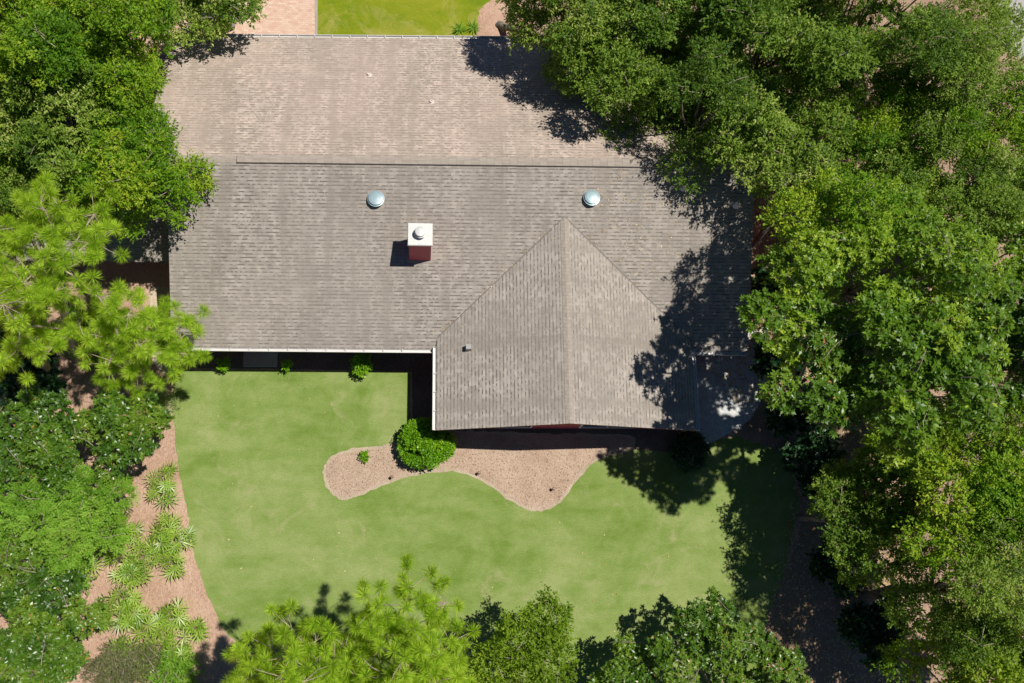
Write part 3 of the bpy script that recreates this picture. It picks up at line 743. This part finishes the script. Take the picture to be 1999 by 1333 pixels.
for px, py, rr_, h, l in ((1660, 1090, 60, 2.4, 'dark understory shrub in the shade at the right of the lawn'), (1710, 1225, 60, 2.4, 'dark understory shrub near the bottom right oaks')):
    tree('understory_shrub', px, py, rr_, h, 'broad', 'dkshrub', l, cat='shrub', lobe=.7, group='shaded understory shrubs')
tree('leafy_shrub', 130, 1118, 48, 1.2, 'oak', 'feather', 'pale leafy shrub between the left palmettos and the glossy shrub', cat='shrub', lobe=.45)
tree('leafy_shrub', 335, 1335, 50, 1.0, 'oak', 'feather', 'light leafy shrub at the bottom below the lowest palmetto', cat='shrub', lobe=.45)
# ---- bottom edge
tree('young_oak', 1045, 1285, 100, 6.5, 'oak', 'lime', 'yellow green oak on the lawn edge right of the big pine', dens=1.0)
tree('magnolia_tree', 1375, 1290, 110, 5.2, 'mag', 'mag', 'glossy dark magnolia at the bottom edge of the lawn', group='magnolias along the bottom edge', lobe=.8)
tree('magnolia_tree', 1520, 1335, 85, 4.6, 'mag', 'mag', 'rounded magnolia at the bottom between the lawn and bare ground', group='magnolias along the bottom edge', lobe=.8)
tree('magnolia_tree', 1225, 1335, 75, 4.0, 'mag', 'mag', 'smaller magnolia next to the yellow green oak at the bottom', group='magnolias along the bottom edge', lobe=.7, dens=.9)
# ---- west side, lower
tree('magnolia_tree', 240, 845, 90, 4.6, 'mag', 'mag', 'glossy magnolia touching the west edge of the back lawn', group='magnolias on the west side', lobe=.75)
tree('magnolia_tree', 75, 850, 100, 4.8, 'mag', 'mag', 'glossy magnolia at the left edge under the pine', group='magnolias on the west side', lobe=.75)
tree('feathery_tree', 150, 1005, 100, 4.0, 'feather', 'feather', 'soft feathery light green tree below the magnolias', lobe=.8)
tree('feathery_tree', 40, 985, 75, 4.2, 'feather', 'feather', 'feathery light green tree at the left edge', lobe=.8)
tree('glossy_shrub', 45, 1095, 85, 3.4, 'mag', 'mag', 'glossy dark shrub at the left edge above the palmettos', cat='shrub', lobe=.7)
tree('glossy_shrub', 85, 1225, 110, 3.6, 'mag', 'mag', 'large glossy shrub in the bottom left corner', cat='shrub', lobe=.75)
tree('glossy_shrub', 50, 1320, 105, 3.0, 'mag', 'mag', 'glossy shrub cut by the bottom left corner of the picture', cat='shrub', lobe=.75)
tree('broad_leaf_shrub', 50, 715, 75, 2.4, 'broad', 'dkshrub', 'dark broad leaved shrub shaded between pine and magnolia', cat='shrub', lobe=.7)
tree('grey_shrub', 250, 1325, 75, 1.3, 'fine', 'grey', 'dry greyish shrub at the bottom by the glossy shrub', cat='shrub', lobe=.45)
tree('pale_shrub', 303, 772, 26, .9, 'feather', 'pale', 'pale lime shrub at the top of the west mulch strip', cat='shrub', lobe=.35, asp=1.6)
tree('leafy_shrub', 180, 640, 60, 1.6, 'oak', 'feather', 'light shrub under the pine beside the side path', cat='shrub', lobe=.5)
# ---- bushes by the house
def dome_bush(px, py, rpx, h, label, dens=1.0, asp=1.0, mat='bush'):
    x, y, _ = at(px, py, h * .5); R = rpx / ppm(px, py, h * .5)
    root = empty('round_bush', (x, y, 0), label=label, cat='bush'); V, T, K = [], [], []
    for i in range(46):
        d = nrm(rng.normal(size=3)); d[2] = abs(d[2]) * 1.1 - .25; d = nrm(d)
        c = (d[0] * R * .86, d[1] * R * .86 * asp, h * .45 + d[2] * h * .46); v, t = sprigs(c, .17, int(46 * dens), 9, 'bush', -.9, .9)
        V.append(v); T.append(t); K.append(np.full(len(t), rng.random()))
    V = np.concatenate(V); V[:, :, 2] = np.maximum(V[:, :, 2], .02)
    link('crown', quads_mesh('crown', V, np.concatenate(T), np.concatenate(K)), M[mat], root)
    b = MB()
    for i in range(14):
        a = rng.random() * 6.28; q = R * rng.uniform(.3, .75); b.tube([(0, 0, 0), (q * .5 * math.cos(a), q * .5 * math.sin(a), h * .35), (q * math.cos(a), q * math.sin(a), h * .7)], [.02, .014, .006], 4)
    b.build('stems', M['bark'], root)
dome_bush(827, 865, 43, 1.5, 'clipped round bright green bush in the planting bed')
dome_bush(858, 869, 19, 1.05, 'small rounded bush merging with the right of the clipped bush')
dome_bush(1345, 880, 32, 1.1, 'round bush in deep shade below the right gable corner', mat='dkshrub')  # darker leaf material paints the deep shade into this bush
for px, py, r, h, l in ((437, 714, 7, .6, 'tiny leafy shrub against the main eave left of the concrete step'), (560, 714, 5, .55, 'tiny leafy shrub right of the concrete step'),
                        (710, 714, 16, 1.0, 'small bright leafy shrub at the shadow line of the main eave'), (712, 889, 4, .3, 'small seedling shrub alone in the left of the planting bed')):
    tree('small_shrub', px, py, r, h, 'bush', 'bush', l, cat='shrub', lobe=.2, cz=.6, dens=2.6, trunk=.012)

# ---- pines
def pine(px, py, rx, ry, ztop, n, label, base=None, extra=(), tuft=.36, spread=.32):
    zc = ztop * .8; x, y, _ = at(px, py, zc); k = ppm(px, py, zc); RX, RY = rx / k, ry / k
    bx, by = at(*base)[:2] if base else (x, y)
    root = empty('pine_tree', (bx, by, 0), label=label, cat='tree', group='light green pines')
    tr = MB(); top = Vector((x, y, ztop - .6)); B = Vector((bx, by, -.05))
    tr.tube([B, B.lerp(top, .5) + Vector((.1, .05, 0)), top], [.22, .15, .04], 9)
    pts = []
    nb = max(5, n // 9)
    for i in range(nb):
        a = i * 2.4 + rng.normal(0, .2); q = math.sqrt((i + .5) / nb) * .9
        e = Vector((x + q * RX * math.cos(a), y + q * RY * math.sin(a), ztop * (1 - spread * q * q) + rng.normal(0, .6) - .5))
        pts.append(e)
    for (ex, ey, ez) in extra: pts.append(Vector(at(ex, ey, ez)))
    V, T, K = [], [], []
    for e in pts:
        s_ = B.lerp(top, rng.uniform(.68, .92)); m = s_.lerp(e, .55) + Vector((rng.normal(0, .15), rng.normal(0, .15), -.2))
        tr.tube([s_, m, e], [.06, .035, .02], 5)
        for j in range(9):
            u = nrm(rng.normal(size=3) * np.array([1, 1, .55]) + np.array([0, 0, .15])) * rng.uniform(.25, 1.0)
            f = Vector(np.array(e) + u); g = e.lerp(f, .5) + Vector((rng.normal(0, .05), rng.normal(0, .05), -.04)); tr.tube([e, g, f], [.016, .012, .008], 4)
            m_ = 170; A = nrm(u * .7 + np.array([0, 0, .7])); dd = nrm(rng.normal(size=(m_, 3)) * .85 + A * .55)
            L = tuft * rng.uniform(.75, 1.1) * rng.uniform(.8, 1.05, m_)
            st = np.array(f) + dd * .02 - A * rng.uniform(0, .12, (m_, 1))
            U = nrm(rng.normal(size=(m_, 3)) + np.array([0, 0, 1.0]))
            V.append(leaves(st, dd, U, L, np.full(m_, .0085), 0)); T.append(np.clip(rng.normal(.5, .22, m_), 0, 1)); K.append(np.full(m_, rng.random()))
    V = np.concatenate(V); T = np.concatenate(T); K = np.concatenate(K)
    link('crown', quads_mesh('crown', V - np.array([bx, by, 0]), T, K), M['pine'], root)
    tr.v = [(a - bx, b_ - by, c) for a, b_, c in tr.v]; tr.build('trunk', M['twig'], root, True)
pine(105, 500, 125, 150, 10.5, 190, 'tall light green pine at the left edge beside the shaded wing', base=(150, 700))
pine(60, 640, 80, 90, 9.5, 85, 'light green pine low on the left edge above the magnolias', base=(100, 740))
pine(240, 655, 85, 75, 7.0, 120, 'smaller light green pine with a branch over the southwest roof corner', base=(230, 730), extra=[(350, 640, 5.2), (345, 665, 5.0), (360, 690, 5.0), (335, 700, 4.8), (352, 618, 5.3)])
pine(592, 1318, 135, 108, 11.0, 220, 'light green pine crown at the bottom left of the lawn', base=(620, 1310))
pine(800, 1302, 128, 120, 11.5, 240, 'light green pine crown reaching highest over the lower lawn', base=(760, 1330), extra=[(802, 1150, 9.4), (870, 1175, 10.0), (735, 1180, 10.0)])

# ---- saw palmettos
def palmetto(px, py, r, label, n=8):
    n = int(rng.integers(6, 11)); r *= rng.uniform(1.0, 1.3)
    x, y, _ = at(px, py, .5); root = empty('saw_palmetto', (x, y, 0), label=label, cat='palmetto', group='saw palmettos in the pine straw')
    V, T, K = [], [], []; tr = MB(); R = r / ppm(px, py, .5)
    for i in range(n):
        a = i * 2.4 + rng.normal(0, .3); q = math.sqrt((i + .4) / n) * R * .8; h = rng.uniform(.45, .95) * (1.1 - .4 * q / max(R, .1))
        c = np.array([q * math.cos(a), q * math.sin(a), h]); out = np.array([math.cos(a), math.sin(a), 0.0])
        tr.tube([(0, 0, .05), (c[0] * .5, c[1] * .5, h * .75), tuple(c)], [.012, .009, .007], 4)
        N = nrm(np.array([0, 0, 1.0]) + out * .45 + rng.normal(0, .2, 3)); t1 = nrm(out - N * N.dot(out)); t2 = np.cross(N, t1)
        m = 11; th = np.linspace(-2.5, 2.5, m); dd = t1 * np.cos(th)[:, None] + t2 * np.sin(th)[:, None] + N * .18
        L = rng.uniform(.42, .56) * (1 - .25 * (np.abs(th) / 2.35) ** 2) * rng.uniform(.9, 1.05, m)
        dd = nrm(dd + rng.normal(0, .04, (m, 3)))
        V.append(leaves(np.tile(c, (m, 1)), dd, np.tile(N, (m, 1)), L, np.full(m, .026), .03)); T.append(np.clip(rng.normal(.5, .18, m), 0, 1)); K.append(np.full(m, rng.random()))
    link('fronds', quads_mesh('fronds', np.concatenate(V), np.concatenate(T), np.concatenate(K)), M['palm'], root)
    tr.build('stems', M['twig'], root, True)
PAL = [(322, 935, 24, 'upper palmetto beside the lawn below the magnolia'), (318, 965, 20, 'lower palmetto of the pair below the magnolia'),
       (176, 1040, 22, 'palmetto half under the feathery tree'), (215, 1045, 22, 'palmetto left of the light gap in the straw'), (246, 1035, 24, 'topmost palmetto of the middle cluster'),
       (330, 1030, 26, 'top palmetto of the cluster nearest the lawn'), (350, 1055, 24, 'palmetto closest to the lawn edge'), (315, 1058, 22, 'palmetto on the left of the cluster nearest the lawn'),
       (342, 1100, 20, 'bottom palmetto of the cluster nearest the lawn'), (285, 1085, 28, 'large palmetto between the middle and lawn clusters'), (238, 1098, 28, 'palmetto at the centre of the middle cluster'),
       (262, 1120, 22, 'lowest palmetto of the middle cluster'), (140, 1085, 26, 'leftmost palmetto beside the glossy shrub'), (170, 1100, 24, 'palmetto right of the leftmost one'), (180, 1065, 20, 'palmetto between the feathery tree and middle cluster'),
       (245, 1165, 24, 'palmetto at the top of the lower cluster'), (230, 1205, 28, 'palmetto at the left of the lower cluster by the glossy shrub'), (262, 1195, 22, 'palmetto inside the left half of the lower cluster'),
       (290, 1220, 26, 'palmetto in the middle of the lower cluster'), (340, 1205, 26, 'palmetto at the top right of the lower cluster'), (385, 1225, 14, 'small lone palmetto right of the lower cluster'),
       (355, 1245, 28, 'palmetto on the right of the lower cluster'), (315, 1260, 28, 'palmetto in the lower middle of the bottom cluster'), (245, 1270, 22, 'palmetto beside the bare patch at the bottom left'),
       (280, 1290, 26, 'palmetto near the bottom behind the grey shrub'), (340, 1295, 26, 'lowest palmetto near the bottom pine'), (195, 1205, 16, 'small dark palmetto at the edge of the glossy shrub')]
for p in PAL: palmetto(*p)
# strap leaved plants by the front lawn
def strap(px, py, r, label):
    x, y, _ = at(px, py, .3); m = 34; a = rng.random(m) * 6.28; dd = nrm(np.stack([np.cos(a), np.sin(a), rng.uniform(.2, 1.2, m)], 1)); U = nrm(np.cross(np.cross(dd, [0, 0, 1.0]), dd))
    me = quads_mesh('strap_leaf_plant', leaves(np.zeros((m, 3)), dd, U, rng.uniform(.6, 1.0, m) * r, np.full(m, .022), .1), rng.random(m), rng.random(m))
    o = link('strap_leaf_plant', me, M['feather'], None, (x, y, 0)); tag(o, label, 'plant')
strap(897, 52, .6, 'yellow green strap leaved plant by the north gutter beside the front lawn'); strap(925, 50, .6, 'dark strap leaved plant nearest the leaning trunk by the north gutter')
# bare twiggy shrub in the gap
def bare(px, py, R, label):
    x, y, _ = at(px, py, 1.5); b = MB()
    for i in range(26):
        u = nrm(rng.normal(size=3) * np.array([1, 1, .5]) + np.array([0, 0, .9])) * R * rng.uniform(.7, 1.2); m = u * .5 + rng.normal(0, .12, 3)
        b.tube([(0, 0, 0), tuple(m), tuple(u)], [.03, .018, .006], 4)
        for _ in range(4):
            f = m + (u - m) * rng.random(); g = f + nrm(rng.normal(size=3) + np.array([0, 0, .3])) * R * .35; b.tube([tuple(f), tuple((f + g) / 2 + rng.normal(0, .03, 3)), tuple(g)], [.012, .008, .004], 3)
    tag(b.build('bare_shrub', M['twig'], None, True, (x, y, 0)), label, 'shrub')
bare(1630, 290, 2.4, 'leafless pale twiggy shrub in the gap between the right hand oaks')
bare(1520, 410, 1.6, 'leafless twiggy shrub on open ground off the northeast roof corner')

# ------------------------------------------------------------------ small things
def path_light(px, py, label):
    x, y, _ = at(px, py, .3); root = empty('path_light', (x, y, 0), label=label, cat='garden light', group='path lights in the planting bed')
    b = MB(); b.lathe([(.012, 0), (.012, .27)], n=8); b.build('stake', M['dark'], root)
    b = MB(); s_ = .085
    b.hexa([(-s_, 0, .27), (0, -s_, .27), (s_, 0, .27), (0, s_, .27)], [(-.03, 0, .35), (0, -.03, .35), (.03, 0, .35), (0, .03, .35)]); b.build('hood', M['copper'], root)
path_light(765, 931, 'garden light in the left lobe of the planting bed below the round bush')
path_light(935, 923, 'garden light near the middle waist of the planting bed')
path_light(1081, 954, 'garden light in the right point of the planting bed')
# parked car mostly hidden under the small oak
cx0, cy0, _ = at(424, -45, .7)
car = empty('parked_car', (cx0, cy0, 0), label='pale silver car parked under the small oak beside the driveway', cat='car')
M['carp'] = NT('car_paint').out((.50, .55, .58), .25, spec=.6, metal=.35)
def loft(b, secs):
    """secs: list of (y, halfwidth, z0, z1, topinset)"""
    rings = []
    for y, hw, z0, z1, ti in secs:
        rings.append([(-hw, y, z0), (-hw * 1.0, y, z0 + (z1 - z0) * .55), (-hw + ti, y, z1), (hw - ti, y, z1), (hw, y, z0 + (z1 - z0) * .55), (hw, y, z0)])
    for a, c in zip(rings, rings[1:]):
        for i in range(6):
            j = (i + 1) % 6; b.poly([a[i], c[i], c[j], a[j]])
    b.poly(rings[0]); b.poly(rings[-1][::-1])
b = MB(); loft(b, [(-2.3, .72, .35, .75, .10), (-2.2, .86, .25, .95, .10), (-1.2, .91, .22, 1.0, .08), (.9, .91, .22, .98, .08), (2.0, .86, .25, .86, .12), (2.3, .70, .35, .70, .14)])
b.build('body', M['carp'], car, True)
b = MB(); loft(b, [(-1.75, .74, .97, 1.0, .02), (-1.1, .74, .97, 1.42, .16), (.1, .74, .97, 1.45, .16), (1.0, .74, .95, .98, .02)]); b.build('windows', M['glass'], car)
b = MB(); loft(b, [(-1.05, .60, 1.40, 1.455, .04), (.05, .60, 1.43, 1.48, .04)]); b.build('car_roof', M['carp'], car)
for sx in (-1, 1):
    for sy in (-1.4, 1.4):
        b = MB(); b.lathe([(.2, -.1), (.33, -.1), (.33, .1), (.2, .1)], n=20, tilt=Matrix.Rotation(math.pi / 2, 3, 'Y')); b.build('wheel', M['dark'], car, loc=(sx * .82, sy, .33))
    b = MB(); b.box(sx * .62 - .12, sx * .62 + .12, -2.33, -2.25, .62, .76); b.build('tail_light', M['red'], car)
    b = MB(); b.box(sx * .62 - .12, sx * .62 + .12, 2.22, 2.33, .55, .66); b.build('headlight', M['pipe'], car)

# ------------------------------------------------------------------ litter (uncountable)
def inside(poly, x, y):
    p = np.array(poly); n = len(p); r = np.zeros(len(x), bool); j = n - 1
    for i in range(n):
        c = ((p[i, 1] > y) != (p[j, 1] > y)) & (x < (p[j, 0] - p[i, 0]) * (y - p[i, 1]) / (p[j, 1] - p[i, 1] + 1e-12) + p[i, 0]); r ^= c; j = i
    return r
def litter(name, poly, n, z, Lr, wr, mat, label, cat, bias=None):
    p = np.array(poly); x = rng.uniform(p[:, 0].min(), p[:, 0].max(), n * 3); y = rng.uniform(p[:, 1].min(), p[:, 1].max(), n * 3)
    k = inside(poly, x, y); x, y = x[k][:n], y[k][:n]; m = len(x); a = rng.random(m) * 6.28
    D = nrm(np.stack([np.cos(a), np.sin(a), rng.normal(0, .15, m)], 1)); U = nrm(np.stack([rng.normal(0, .25, m), rng.normal(0, .25, m), np.ones(m)], 1))
    P = np.stack([x, y, np.full(m, z) + rng.uniform(.004, .02, m)], 1)
    L = rng.uniform(*Lr, m); V = leaves(P, D, U, L, L * wr, .06); V[:, :, 2] = np.maximum(V[:, :, 2], z + .002)
    o = link(name, quads_mesh(name, V, rng.random(m) ** 1.2, rng.random(m)), mat); tag(o, label, cat, kind='stuff'); return o
litter('bark_chips', bed_in, 6000, .012, (.02, .09), .11, M['chip'], 'pinkish bark chips scattered over the planting bed', 'mulch')
west = G([(100, 930), (345, 700), (350, 930), (366, 1000), (380, 1090), (404, 1165), (440, 1240), (520, 1310), (520, 1400), (100, 1400)])
litter('straw_litter', west, 9000, .002, (.03, .10), .07, M['chip'], 'dry pine straw and leaf litter over the west ground strip', 'litter')
litter('fallen_leaves', G([(340, 740), (790, 740), (790, 860), (630, 1000), (1050, 1010), (1180, 900), (1500, 900), (1480, 1300), (600, 1300), (370, 1000)]), 90, .006, (.05, .09), .3, M['fallen'], 'a few pale fallen leaves on the back lawn', 'leaves')
east = G([(1340, 700), (1700, 250), (1800, 400), (1750, 1400), (1480, 1400), (1500, 1200), (1560, 900)])
litter('leaf_litter', east, 14000, .014, (.05, .13), .25, M['fallen'], 'brown leaf litter under the east side trees', 'litter')
# leaves lying on the roof valleys and east slope
m = 300; P = []
for i in range(m):
    if i < 60:
        t = rng.random(); px, py = ((855 + 235 * t, 655 - 227 * t) if i % 2 else (1095 + 205 * t, 430 + 215 * t)); X, Y, Z = on_s(px + rng.normal(0, 2), py + rng.normal(0, 2)); 
    else:
        X, Y, Z = on_s(rng.uniform(1150, 1460), rng.uniform(330, 640)); 
        if X < GX1 and Z < GHE + (GX1 - X) * GP: continue
    P.append((X, Y, Z + .03))
P = np.array(P); m = len(P); a = rng.random(m) * 6.28
D = nrm(np.stack([np.cos(a), np.sin(a), np.sin(a) * PIT], 1)); U = nrm(np.tile([0, -PIT, 1.0], (m, 1)) + rng.normal(0, .15, (m, 3))); L = rng.uniform(.05, .10, m)
tag(link('roof_leaves', quads_mesh('roof_leaves', leaves(P, D, U, L, L * .3, .05), rng.random(m), rng.random(m)), M['fallen']), 'dry leaves lying in the roof valleys and on the east slope', 'leaves', kind='stuff')
